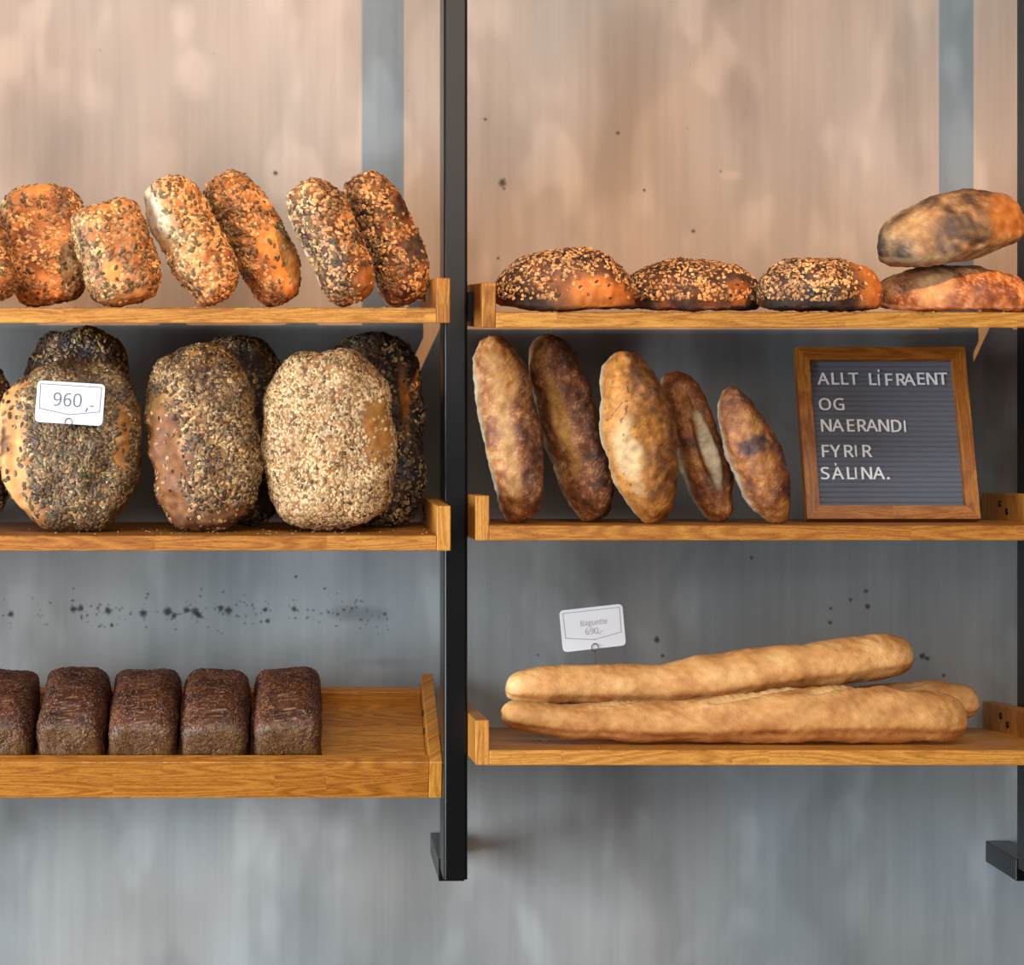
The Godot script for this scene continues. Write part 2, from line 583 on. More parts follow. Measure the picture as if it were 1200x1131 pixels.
# ------------------------------------------------------------------ bread
func ellipsoid(sides: int, rings: int) -> ArrayMesh:
	var v := PackedVector3Array()
	var n := PackedVector3Array()
	var idx := PackedInt32Array()
	for i in rings + 1:
		var t := PI * i / rings
		for j in sides:
			var p := TAU * j / sides
			var q := Vector3(sin(t) * cos(p), cos(t), sin(t) * sin(p))
			v.append(q * 0.5)
			n.append(q)
	for i in rings:
		for j in sides:
			var a := i * sides + j
			var b := i * sides + (j + 1) % sides
			idx.append_array([a, a + sides, b, b, a + sides, b + sides])
	var arr := []
	arr.resize(Mesh.ARRAY_MAX)
	arr[Mesh.ARRAY_VERTEX] = v
	arr[Mesh.ARRAY_NORMAL] = n
	arr[Mesh.ARRAY_INDEX] = idx
	var m := ArrayMesh.new()
	m.add_surface_from_arrays(Mesh.PRIMITIVE_TRIANGLES, arr)
	return m


const CRUSTS := {
	"gold": [[0.12, 0.07, 0.05], [0.32, 0.18, 0.09], [0.54, 0.34, 0.17], [0.67, 0.46, 0.25], [0.78, 0.61, 0.41]],
	"dark": [[0.08, 0.055, 0.045], [0.18, 0.105, 0.07], [0.36, 0.21, 0.11], [0.55, 0.35, 0.17], [0.70, 0.50, 0.28]],
	"brown": [[0.13, 0.075, 0.06], [0.27, 0.15, 0.10], [0.46, 0.25, 0.12], [0.65, 0.40, 0.17], [0.77, 0.57, 0.34]],
	"pale": [[0.38, 0.20, 0.09], [0.64, 0.39, 0.18], [0.81, 0.57, 0.32], [0.90, 0.71, 0.47], [0.94, 0.82, 0.65]],
	"amber": [[0.14, 0.08, 0.05], [0.34, 0.19, 0.08], [0.58, 0.35, 0.13], [0.74, 0.48, 0.19], [0.84, 0.64, 0.36]],
	"rye": [[0.11, 0.055, 0.035], [0.22, 0.105, 0.06], [0.34, 0.17, 0.09], [0.45, 0.25, 0.14], [0.58, 0.38, 0.23]],
	"ash": [[0.09, 0.075, 0.065], [0.21, 0.16, 0.12], [0.40, 0.31, 0.21], [0.55, 0.43, 0.28], [0.68, 0.57, 0.42]],
}


func ramp(key: String, t: float) -> Color:
	var r: Array = CRUSTS[key]
	var f := clampf(t, 0.0, 0.9999) * (r.size() - 1)
	var k := int(f)
	var a: Array = r[k]
	var b: Array = r[k + 1]
	f -= k
	return Color(lerpf(a[0], b[0], f), lerpf(a[1], b[1], f), lerpf(a[2], b[2], f))


# The loaf's surface on a grid: y along its length, z towards the dome, x across. Returns [vertices, normals, colours, nu, np].
func loaf_grid(d: Dictionary) -> Array:
	var nu: int = d.get("nu", 96)
	var np: int = d.get("np", 112)
	var L: float = d.len * 0.5
	var W: float = d.wid * 0.5
	var ht: float = d.top
	var hb: float = d.bot
	var ne: float = d.get("n_end", 2.6)
	var nt: float = d.get("n_top", 2.2)
	var nb: float = d.get("n_bot", 3.5)
	var taper: float = d.get("taper", 0.0)
	var bend: float = d.get("bend", 0.0)
	var bow: float = d.get("bow", 0.0)
	var off := Vector3(d.seed * 3.17, d.seed * 1.31, d.seed * 7.7)
	var lump: float = d.get("lump", 0.004)
	var medium: float = d.get("medium", 0.0016)
	var fine: float = d.get("fine", 0.0005)
	var slash: Array = d.get("slash", [])
	var bot_end: float = d.get("bot_end", d.get("z_end", 0.8))
	var crown: float = d.get("crown", 0.0)
	var v := PackedVector3Array()
	v.resize((nu + 1) * np)
	var us := PackedFloat32Array()
	var rings := even_rings(nu, ne, L, (W + ht) * 0.5)
	for i in nu + 1:
		var u: float = rings[i].x
		us.append(u)
		var e: float = rings[i].y
		var ez := pow(e, d.get("z_end", 0.8))
		var tw := 1.0 + taper * u
		for j in np:
			var p := TAU * j / np
			var c := cos(p)
			var sn := sin(p)
			var m := nt if sn >= 0.0 else nb
			var x := W * e * tw * signf(c) * pow(absf(c), 2.0 / m)
			var z := (ht * ez if sn >= 0.0 else hb * pow(e, bot_end)) * signf(sn) * pow(absf(sn), 2.0 / m)
			z += crown * (1.0 - u * u) * maxf(sn, 0.0)
			v[i * np + j] = Vector3(x + bow * (1.0 - u * u) , L * u, z + bend * (1.0 - u * u))
	var nrm := grid_normals(v, nu, np)
	for i in nu + 1:
		for j in np:
			var k := i * np + j
			var q := v[k] + off
			var disp := lump * noise_a.get_noise_3d(q.x * 16.0, q.y * 16.0, q.z * 16.0) + medium * noise_b.get_noise_3d(q.x * 55.0, q.y * 55.0, q.z * 55.0) + fine * noise_c.get_noise_3d(q.x * 190.0, q.y * 190.0, q.z * 190.0)
			var ph := 360.0 * j / np
			for sl in slash:   # [phi, half width deg, u0, half length, depth, slant deg]
				var a: float = (angle_gap(ph, sl[0] + sl[5] * us[i])) / sl[1]
				var b: float = (us[i] - sl[2]) / sl[3]
				var r := sqrt(a * a + b * b)
				if r < 1.6:
					disp += sl[4] * (smoothstep(1.6, 1.1, r) * smoothstep(0.7, 1.1, r) * (1.0 if a > 0.0 else 0.35) - 0.8 * smoothstep(1.0, 0.5, r))
			v[k] += nrm[k] * disp
	# the two tips are single points
	for i in [0, nu]:
		var m := Vector3.ZERO
		for j in np:
			m += v[i * np + j]
		for j in np:
			v[i * np + j] = m / np
	nrm = grid_normals(v, nu, np)
	var col := PackedColorArray()
	col.resize(v.size())
	var kind: String = d.get("crust", "gold")
	var tone: float = d.get("tone", 0.6)
	var flour: float = d.get("flour", 0.0)
	var base = d.get("base_color", null)
	var patches: Array = d.get("patches", [])
	var gp: float = d.get("tone_phi", 0.0)
	var gu: float = d.get("tone_u", 0.0)
	var vary: float = d.get("vary", 0.35)
	var cracks: float = d.get("cracks", 0.0)
	for i in nu + 1:
		for j in np:
			var k := i * np + j
			var q := v[k] + off
			var ph := 360.0 * j / np
			var c := cos(deg_to_rad(ph))
			var sn := sin(deg_to_rad(ph))
			var na := noise_b.get_noise_3d(q.x * 22.0, q.y * 22.0, q.z * 22.0)
			var nm := noise_a.get_noise_3d(q.x * 70.0, q.y * 70.0, q.z * 70.0)
			var nf := noise_c.get_noise_3d(q.x * 260.0, q.y * 260.0, q.z * 260.0)
			var t := tone + vary * na + 0.14 * nm + 0.09 * nf + gp * c + gu * us[i]
			var cc := ramp(kind, t)
			if flour > 0.0:
				var f := smoothstep(0.05, 0.6, nf * 0.7 + nm * 0.35 + na * 0.25 + flour * 0.5 - 0.15) * flour
				cc = cc.lerp(Color(0.80, 0.72, 0.63), f)
			if base != null:
				cc = cc.lerp(Color(base[0] + nm * 0.06, base[1] + nm * 0.06, base[2] + nm * 0.06), smoothstep(d.get("base_from", -0.05), d.get("base_from", -0.05) - 0.3, sn))
			for pa in patches:   # [phi, half width deg, u, half length, colour, strength]
				var a: float = angle_gap(ph, pa[0]) / pa[1]
				var b: float = (us[i] - pa[2]) / pa[3]
				var r := sqrt(a * a + b * b) + 0.35 * na + 0.2 * nm
				var sgth: float = smoothstep(1.2, 0.5, r) * pa[5]
				var pc: Color = Color(pa[4][0], pa[4][1], pa[4][2])
				cc = cc.lerp(Color(pc.r + nm * 0.08 + nf * 0.03, pc.g + nm * 0.08 + nf * 0.03, pc.b + nm * 0.05 + nf * 0.02), sgth)
			if cracks > 0.0 and sn > 0.0:
				var cr := absf(noise_a.get_noise_3d(q.x * 26.0 + 5.0, q.y * 16.0, q.z * 26.0) + 0.12 * nm) + 0.06 * smoothstep(0.1, -0.4, na)
				cc = cc.lerp(Color(0.18, 0.10, 0.06), smoothstep(0.035, 0.0, cr) * cracks)
			col[k] = cc.clamp().srgb_to_linear()
	return [v, nrm, col, nu, np, us]


# Rings evenly spaced along the profile of a rounded loaf: (u, radius) from one tip to the other.
func even_rings(nu: int, ne: float, L: float, r: float) -> PackedVector2Array:
	var pts := PackedVector2Array()
	var at := PackedFloat32Array()
	var m := 600
	for k in m + 1:
		var t := -PI / 2 + PI * k / m
		var q := Vector2(signf(sin(t)) * pow(absf(sin(t)), 2.0 / ne), pow(maxf(cos(t), 0.0), 2.0 / ne))
		if k == 0: q = Vector2(-1, 0)
		if k == m: q = Vector2(1, 0)
		at.append(0.0 if k == 0 else at[k - 1] + Vector2((q.x - pts[k - 1].x) * L, (q.y - pts[k - 1].y) * r).length())
		pts.append(q)
	var out := PackedVector2Array()
	var k := 0
	for i in nu + 1:
		var want := at[m] * i / nu
		while k < m - 1 and at[k + 1] < want:
			k += 1
		var f := clampf((want - at[k]) / maxf(at[k + 1] - at[k], 1e-9), 0.0, 1.0)
		out.append(pts[k].lerp(pts[k + 1], f))
	return out


func angle_gap(a: float, b: float) -> float:
	return fposmod(a - b + 180.0, 360.0) - 180.0


func grid_normals(v: PackedVector3Array, nu: int, np: int) -> PackedVector3Array:
	var n := PackedVector3Array()
	n.resize(v.size())
	for i in nu + 1:
		var ia := maxi(i - 1, 0)
		var ib := mini(i + 1, nu)
		for j in np:
			var du := v[ib * np + j] - v[ia * np + j]
			var dp := v[i * np + (j + 1) % np] - v[i * np + (j + np - 1) % np]
			var c := dp.cross(du)
			if i == 0 or i == nu or c.length_squared() < 1e-18:
				c = Vector3(0, -1 if i * 2 < nu else 1, 0)
			n[i * np + j] = c.normalized()
	return n


func grid_mesh(g: Array) -> ArrayMesh:
	var nu: int = g[3]
	var np: int = g[4]
	var v: PackedVector3Array = g[0]
	var n: PackedVector3Array = g[1]
	# make sure the normals look outwards
	var mid := (nu / 2) * np
	var centre := Vector3.ZERO
	for j in np:
		centre += v[mid + j] / np
	if n[mid].dot(v[mid] - centre) < 0.0:
		for k in n.size():
			if int(k / np) != 0 and int(k / np) != nu:
				n[k] = -n[k]
		g[1] = n
	var idx := PackedInt32Array()
	var a0 := mid
	var probe := (v[a0 + 1] - v[a0]).cross(v[a0 + np] - v[a0]).dot(n[a0]) > 0.0
	for i in nu:
		for j in np:
			var a := i * np + j
			var b := i * np + (j + 1) % np
			if probe:
				idx.append_array([a, a + np, b, b, a + np, b + np])
			else:
				idx.append_array([a, b, a + np, b, b + np, a + np])
	var arr := []
	arr.resize(Mesh.ARRAY_MAX)
	arr[Mesh.ARRAY_VERTEX] = v
	arr[Mesh.ARRAY_NORMAL] = n
	arr[Mesh.ARRAY_COLOR] = g[2]
	arr[Mesh.ARRAY_INDEX] = idx
	var m := ArrayMesh.new()
	m.add_surface_from_arrays(Mesh.PRIMITIVE_TRIANGLES, arr)
	return m


const SEEDS := {   # length, width, thickness in mm; two colours
	"oat": [6.6, 4.8, 1.3, [0.84, 0.70, 0.49], [0.70, 0.51, 0.30]],
	"oat_pale": [5.6, 4.2, 1.4, [0.87, 0.74, 0.56], [0.74, 0.57, 0.37]],
	"pumpkin": [9.0, 5.0, 2.0, [0.42, 0.37, 0.22], [0.29, 0.24, 0.14]],
	"sunflower": [7.5, 3.8, 2.2, [0.64, 0.51, 0.33], [0.44, 0.32, 0.19]],
	"sesame": [3.6, 2.2, 1.2, [0.84, 0.72, 0.51], [0.70, 0.53, 0.32]],
	"toasted": [7.2, 4.0, 2.0, [0.38, 0.27, 0.16], [0.21, 0.145, 0.09]],
	"chaff": [3.6, 2.2, 1.0, [0.40, 0.21, 0.115], [0.20, 0.095, 0.055]],
	"chaff_pale": [3.4, 2.0, 1.0, [0.62, 0.43, 0.28], [0.46, 0.28, 0.17]],
}


# Scatters seeds over the loaf: mix is {kind: weight}. Bare patches [phi, half width deg, u, half length] stay free.
func seeds_on(g: Array, parent: Node3D, xf: Transform3D, count: int, mix: Dictionary, d: Dictionary, floor_y: Callable):
	var rng := RandomNumberGenerator.new()
	rng.seed = 900 + d.seed
	var nu: int = g[3]
	var np: int = g[4]
	var v: PackedVector3Array = g[0]
	var n: PackedVector3Array = g[1]
	var us: PackedFloat32Array = g[5]
	var kinds := mix.keys()
	var total := 0.0
	for k in kinds:
		total += mix[k]
	var bare: Array = d.get("bare", [])
	var reach: float = d.get("seed_phi", 112.0)
	var clump: float = d.get("clump", 0.35)
	var off := Vector3(d.seed * 1.9, d.seed * 2.3, d.seed * 0.7)
	var where := []
	var tries := 0
	var sums := PackedFloat32Array()
	var sum := 0.0
	for i in nu:
		for j in np:
			if absf(angle_gap(360.0 * j / np, 90.0)) <= reach:
				var q := i * np + j
				sum += (v[q + np] - v[q]).cross(v[i * np + (j + 1) % np] - v[q]).length()
			sums.append(sum)
	while where.size() < count and tries < count * 6:
		tries += 1
		var cell := mini(sums.bsearch(rng.randf() * sum), nu * np - 1)
		var i0 := clampi(cell / np, 1, nu - 1)
		var j0 := cell % np
		var u := us[i0]
		var ph := 360.0 * j0 / np
		var skip := false
		var p: Vector3 = v[i0 * np + j0]
		var jag := noise_b.get_noise_3d(p.x * 60.0 + off.x, p.y * 60.0, p.z * 60.0 + off.z) * 0.3
		for b in bare:
			var a: float = angle_gap(ph, b[0]) / b[1]
			var c: float = (u - b[2]) / b[3]
			if a * a + c * c < 1.0 + jag * 2.0:
				skip = rng.randf() < 0.94
				break
		if skip:
			continue
		# ends of the reach fade out
		if absf(ph - 90.0) > reach - 18.0 and rng.randf() < (absf(ph - 90.0) - reach + 18.0) / 18.0:
			continue
		var cl := noise_a.get_noise_3d(p.x * 40.0 + off.x, p.y * 40.0 + off.y, p.z * 40.0)
		if rng.randf() < clump and cl < -0.05:
			continue
		var i1 := mini(i0 + 1, nu)
		var j1 := (j0 + 1) % np
		p = v[i0 * np + j0].lerp(v[i1 * np + j1], rng.randf()).lerp(v[i0 * np + j1], rng.randf() * 0.5)
		var nn: Vector3 = n[i0 * np + j0]
		var wp: Vector3 = xf * p
		if wp.y < floor_y.call(wp.z) + 0.004:
			continue
		var pick := rng.randf() * total
		var kind: String = kinds[0]
		for k in kinds:
			pick -= mix[k]
			if pick <= 0.0:
				kind = k
				break
		var s: Array = SEEDS[kind]
		var up := (nn + Vector3(rng.randfn(), rng.randfn(), rng.randfn()) * 0.22).normalized()
		var t := up.cross(Vector3(rng.randfn(), rng.randfn(), rng.randfn())).normalized()
		var w := up.cross(t)
		var size := rng.randf_range(0.78, 1.12) * 0.001 * float(d.get("seed_size", 1.0))
		var bs := Basis(t * s[0] * size, up * s[2] * size, w * s[1] * size)
		var f := rng.randf()
		var c := Color(lerpf(s[3][0], s[4][0], f), lerpf(s[3][1], s[4][1], f), lerpf(s[3][2], s[4][2], f))
		c = c.lerp(Color(0.16, 0.10, 0.07), clampf(float(d.get("toast", 0.0)) * (0.5 + 1.3 * noise_b.get_noise_3d(p.x * 24.0, p.y * 24.0 + off.x, p.z * 24.0) + rng.randf_range(-0.2, 0.2)), 0.0, 0.8))
		where.append([Transform3D(bs, p + up * s[2] * size * 0.28), c.srgb_to_linear()])
	var mm := MultiMesh.new()
	mm.transform_format = MultiMesh.TRANSFORM_3D
	mm.use_colors = true
	mm.mesh = seed_mesh
	mm.instance_count = where.size()
	for k in where.size():
		mm.set_instance_transform(k, where[k][0])
		mm.set_instance_color(k, where[k][1])
	var o := MultiMeshInstance3D.new()
	o.name = "seeds"
	o.multimesh = mm
	o.material_override = seed_mat
	o.transform = xf
	o.set_meta("kind", "stuff")
	parent.add_child(o, true)


# Builds one loaf and rests it on its shelf. d: px, py, z of its middle; lpx, wpx its size in the photograph; roll, pitch, yaw in degrees; key of the shelf.
func loaf(called: String, label: String, group: String, d: Dictionary) -> Node3D:
	var s: float = (CAM_Z - d.z) / FOCAL
	d.len = d.get("len", d.get("lpx", 100.0) * s)
	d.wid = d.get("wid", d.get("wpx", 60.0) * s)
	var g := loaf_grid(d)
	var m := grid_mesh(g)
	var basis: Basis
	if d.has("along"):
		var l: Vector3 = d.along.normalized()
		var u: Vector3 = d.up
		u = (u - l * u.dot(l)).normalized()
		basis = Basis(l.cross(u), l, u)
	else:
		basis = Basis(Vector3(0, 0, 1), deg_to_rad(d.get("roll", 0.0))) * Basis(Vector3(1, 0, 0), deg_to_rad(d.get("pitch", 0.0))) * Basis(Vector3(0, 1, 0), deg_to_rad(d.get("yaw", 0.0)))
	var c := pt(d.px, d.py, d.z)
	# rest: lift or lower until the lowest point touches what carries it
	var gap := 1e9
	var floor_y: Callable = d.floor if d.has("floor") else func(z): return shelf_top(d.key, z)
	var v: PackedVector3Array = g[0]
	if not d.get("free", false):
		for k in range(0, v.size(), 2):
			var w := basis * v[k] + c
			gap = minf(gap, w.y - floor_y.call(w.z))
		c.y -= gap - 0.0004
	var low := c.y
	for k in range(0, v.size(), 3):
		low = minf(low, (basis * v[k]).y + c.y)
	var root := thing(called, label, d.get("category", "bread"), Vector3(c.x, low, c.z), group)
	var xf := Transform3D(basis, Vector3(0, c.y - low, 0))
	part("crust", m, d.get("mat", crust_mat), root, xf)
	if d.has("mix"):
		var at := root.position
		seeds_on(g, root, xf, d.get("count", 1500), d.mix, d, func(z): return floor_y.call(z + at.z) - at.y)
	return root


const MIX_GOLD := {"oat": 5.5, "pumpkin": 1.2, "sunflower": 1.6, "sesame": 0.8}
const MIX_DARK := {"toasted": 2.4, "sunflower": 3.0, "oat": 1.0, "sesame": 0.8, "pumpkin": 0.8}
const MIX_OAT := {"oat_pale": 6.0, "sesame": 2.0, "sunflower": 0.9, "toasted": 0.15}


func build_seeded_row():
	var g := "seeded loaves leaning on the oak shelf"
	var pale := [0.80, 0.72, 0.60]
	var base := {"z": 0.30, "key": "seed", "top": 0.05, "bot": 0.026, "n_end": 3.2, "n_top": 2.6, "crust": "gold", "tone": 0.62, "mix": MIX_GOLD, "count": 1350, "base_color": pale, "toast": 0.32, "clump": 0.5, "seed_size": 1.12, "medium": 0.002}
	var rows := [
		[{"px": -30, "py": 318, "lpx": 122, "wpx": 84, "roll": 17, "yaw": 15, "z": 0.345, "tone": 0.45, "toast": 0.4, "seed": 1}, "seeded loaf cut off by the picture edge, first in the leaning row"],
		[{"px": 55, "py": 294, "lpx": 136, "wpx": 94, "roll": 6, "z": 0.25, "yaw": 8, "pitch": -4, "n_end": 4.0, "taper": 0.07, "seed": 2, "bare": [[95, 22, 0.93, 0.12]], "patches": [[95, 30, 0.93, 0.2, [0.74, 0.52, 0.26], 0.8]]}, "seeded loaf standing most upright, golden bald spot on its top end"],
		[{"px": 136, "py": 300, "lpx": 122, "wpx": 86, "roll": 16, "yaw": 14, "z": 0.345, "n_end": 4.2, "taper": 0.06, "seed": 3, "bare": [[105, 26, 0.93, 0.12], [85, 60, -0.95, 0.12], [110, 14, -0.35, 0.18]], "patches": [[100, 60, -0.95, 0.2, [0.62, 0.42, 0.22], 0.8], [110, 18, -0.35, 0.24, [0.80, 0.55, 0.25], 0.8], [105, 30, 0.93, 0.2, [0.74, 0.52, 0.26], 0.8]]}, "shortest seeded loaf of the leaning row, with squared-off lower end"],
		[{"px": 221, "py": 291, "lpx": 154, "wpx": 66, "roll": 27, "yaw": 30, "z": 0.335, "top": 0.046, "seed": 4, "toast": 0.05, "bow": 0.004, "patches": [[165, 40, 0.6, 0.6, [0.80, 0.74, 0.65], 0.9]], "bare": [[178, 30, 0.6, 0.6]]}, "seeded loaf with a white floury flank at its upper end"],
		[{"px": 294, "py": 288, "lpx": 164, "wpx": 66, "roll": 29, "yaw": 26, "z": 0.27, "top": 0.045, "seed": 5, "bow": 0.005, "bare": [[70, 50, -0.72, 0.32], [95, 30, -0.2, 0.2]], "patches": [[70, 50, -0.72, 0.36, [0.78, 0.50, 0.20], 0.9], [95, 30, -0.2, 0.25, [0.80, 0.53, 0.24], 0.8]]}, "golden seeded loaf with a bald amber lower end, leaning in the row"],
		[{"px": 385, "py": 291, "lpx": 152, "wpx": 62, "roll": 24, "yaw": 34, "z": 0.34, "top": 0.045, "seed": 6, "crust": "dark", "tone": 0.48, "toast": 0.3, "bow": 0.004, "bare": [[70, 45, -0.8, 0.22]], "patches": [[70, 50, -0.8, 0.26, [0.52, 0.33, 0.13], 0.9]]}, "dark crusted seeded loaf, second from the middle post in the row"],
		[{"px": 448, "py": 287, "lpx": 160, "wpx": 64, "roll": 22, "z": 0.27, "top": 0.047, "yaw": 34, "seed": 7, "crust": "dark", "tone": 0.40, "toast": 0.35, "bow": 0.009, "clump": 0.7, "bare": [[60, 30, 0.35, 0.22], [75, 30, -0.3, 0.2]], "patches": [[60, 34, 0.35, 0.28, [0.22, 0.15, 0.12], 0.9], [75, 34, -0.3, 0.26, [0.24, 0.20, 0.17], 0.9]]}, "curved dark seeded loaf leaning nearest the middle post, burnt patches"],
	]
	for r in rows:
		var d := base.duplicate()
		d.merge(r[0], true)
		loaf("seeded_loaf", r[1], g, d)


func build_tall_loaves():
	var g := "big upright loaves on the shelf with the price card"
	var front := {"z": 0.335, "key": "tall", "top": 0.055, "bot": 0.045, "n_end": 2.8, "n_top": 2.2, "crust": "gold", "tone": 0.55, "count": 3600, "clump": 0.2, "pitch": -5.0, "lump": 0.006, "seed_size": 1.15}
	var back := front.duplicate()
	back.merge({"z": 0.195, "crust": "dark", "tone": 0.25, "toast": 0.6, "pitch": -3.0, "count": 2200, "top": 0.045, "bot": 0.03, "mix": MIX_DARK}, true)
	var rows := [
		[back, {"px": -62, "py": 500, "lpx": 214, "wpx": 158, "seed": 21, "roll": 3, "z": 0.25}, "dark seeded loaf cut off by the picture edge, beside the price card"],
		[back, {"px": 92, "py": 485, "lpx": 226, "wpx": 124, "seed": 22, "n_end": 3.4}, "dark seeded loaf standing behind the loaf with the price card"],
		[back, {"px": 283, "py": 498, "lpx": 220, "wpx": 104, "seed": 23, "roll": 2, "n_end": 3.4}, "dark loaf in the shade behind the brown-flanked seeded loaf"],
		[back, {"px": 441, "py": 500, "lpx": 222, "wpx": 108, "seed": 24, "roll": 3, "n_end": 3.6, "bare": [[52, 9, 0.3, 0.4]], "patches": [[52, 10, 0.3, 0.45, [0.62, 0.38, 0.14], 0.9]]}, "dark seeded loaf behind the pale oat loaf, nearest the middle post"],
		[front, {"px": 85, "py": 522, "lpx": 195, "wpx": 164, "seed": 25, "roll": 2, "taper": 0.09, "n_end": 2.6, "n_top": 2.4, "mix": MIX_DARK, "toast": 0.3, "seed_phi": 88, "slash": [[160, 22, 0.0, 0.85, 0.010, 0.0]], "patches": [[165, 46, -0.05, 1.15, [0.84, 0.60, 0.35], 0.95], [150, 5, 0.1, 0.2, [0.30, 0.16, 0.10], 0.9], [42, 22, -0.05, 0.55, [0.66, 0.42, 0.18], 0.85]], "bare": [[166, 45, -0.1, 1.15], [42, 10, 0.05, 0.4]], "count": 4600}, "big loaf with a price card on it and a pale split flank"],
		[front, {"px": 239, "py": 510, "lpx": 214, "wpx": 128, "seed": 26, "roll": 5, "mix": {"toasted": 1.6, "sunflower": 2.4, "oat": 2.2, "sesame": 1.0}, "toast": 0.3, "tone": 0.5, "bare": [[142, 36, -0.25, 0.75], [90, 90, -0.95, 0.14]], "patches": [[142, 40, -0.25, 0.85, [0.50, 0.29, 0.12], 0.9], [150, 30, 0.5, 0.3, [0.60, 0.44, 0.24], 0.7], [90, 90, -0.95, 0.2, [0.46, 0.30, 0.19], 0.9]]}, "upright loaf with a smooth brown flank and seeds along one side"],
		[front, {"px": 386, "py": 517, "lpx": 206, "wpx": 152, "seed": 27, "roll": 3, "n_end": 3.0, "mix": MIX_OAT, "toast": 0.10, "tone": 0.66, "vary": 0.2, "count": 6000, "bare": [[40, 22, 0.05, 0.35]], "patches": [[40, 26, 0.05, 0.4, [0.70, 0.46, 0.20], 0.9], [80, 14, 0.35, 0.1, [0.45, 0.25, 0.18], 0.7]]}, "big upright loaf covered all over with pale oat flakes"],
	]
	for r in rows:
		var d: Dictionary = r[0].duplicate()
		d.merge(r[1], true)
		loaf("tall_loaf", r[2], g, d)


func build_flat_loaves():
	var g := "flat round loaves lying on the oak shelf"
	var base := {"z": 0.29, "key": "flat", "wid": 0.125, "bot": 0.016, "n_end": 2.3, "n_top": 2.1, "n_bot": 6.0, "bot_end": 0.3, "along": Vector3(1, 0, 0), "up": Vector3(0, 1, 0.12), "crust": "dark", "tone": 0.28, "count": 2200, "clump": 0.55, "mix": {"oat": 4.0, "toasted": 2.0, "sunflower": 1.5, "sesame": 0.6}, "seed_phi": 108.0, "z_end": 0.8, "toast": 0.2}
	var rows := [
		[{"px": 663, "py": 330, "lpx": 164, "z": 0.32, "top": 0.058, "crown": 0.010, "z_end": 1.1, "seed": 31, "taper": 0.0, "bare": [[8, 26, 0.38, 0.62]], "patches": [[6, 32, 0.38, 0.66, [0.70, 0.44, 0.19], 0.95]]}, "flat seeded loaf with a bald orange flank, beside the middle post"],
		[{"px": 812, "py": 331, "lpx": 154, "z": 0.25, "top": 0.055, "seed": 32, "tone": 0.25, "bare": [[30, 16, 0.55, 0.2]], "patches": [[15, 20, 0.6, 0.3, [0.60, 0.34, 0.12], 0.8]]}, "flat seeded loaf lying second from the middle post, seeded all over"],
		[{"px": 960, "py": 330, "lpx": 142, "z": 0.32, "top": 0.056, "seed": 33, "tone": 0.25, "bare": [[60, 90, 0.82, 0.42]], "patches": [[60, 90, 0.84, 0.46, [0.62, 0.39, 0.16], 0.95]]}, "flat seeded loaf with a bald amber end, next to the stacked pair"],
		[{"px": 1116, "py": 335, "lpx": 172, "z": 0.25, "top": 0.046, "seed": 34, "crust": "brown", "tone": 0.6, "flour": 0.55, "patches": [[40, 80, -0.4, 0.3, [0.76, 0.62, 0.45], 0.85], [0, 25, 0.3, 0.6, [0.45, 0.32, 0.27], 0.5]], "base_color": [0.70, 0.60, 0.46]}, "floury pinkish loaf lying under another at the bottom of the pair"],
	]
	for r in rows:
		var d := base.duplicate()
		d.merge(r[0], true)
		if d.seed == 34:
			d.erase("mix")
		loaf("flat_loaf", r[1], g, d)
	var top := base.duplicate()
	top.merge({"px": 1116, "py": 281, "lpx": 172, "top": 0.066, "bot": 0.030, "wid": 0.14, "n_end": 2.15, "n_bot": 2.6, "bot_end": 0.8, "free": true, "along": Vector3(1, 0.21, 0.0), "seed": 35, "crust": "ash", "tone": 0.52, "vary": 0.4, "flour": 0.12, "tone_u": -0.03,
		"patches": [[20, 60, 0.80, 0.5, [0.58, 0.38, 0.16], 0.95], [15, 30, -0.05, 0.32, [0.25, 0.20, 0.16], 0.9], [95, 30, 0.3, 0.35, [0.26, 0.17, 0.11], 0.8], [40, 30, -0.6, 0.3, [0.66, 0.53, 0.34], 0.7]], "base_color": [0.55, 0.46, 0.33]}, true)
	top.erase("mix")
	loaf("flat_loaf", "scorched loaf with an amber end lying on top of another loaf", g, top)


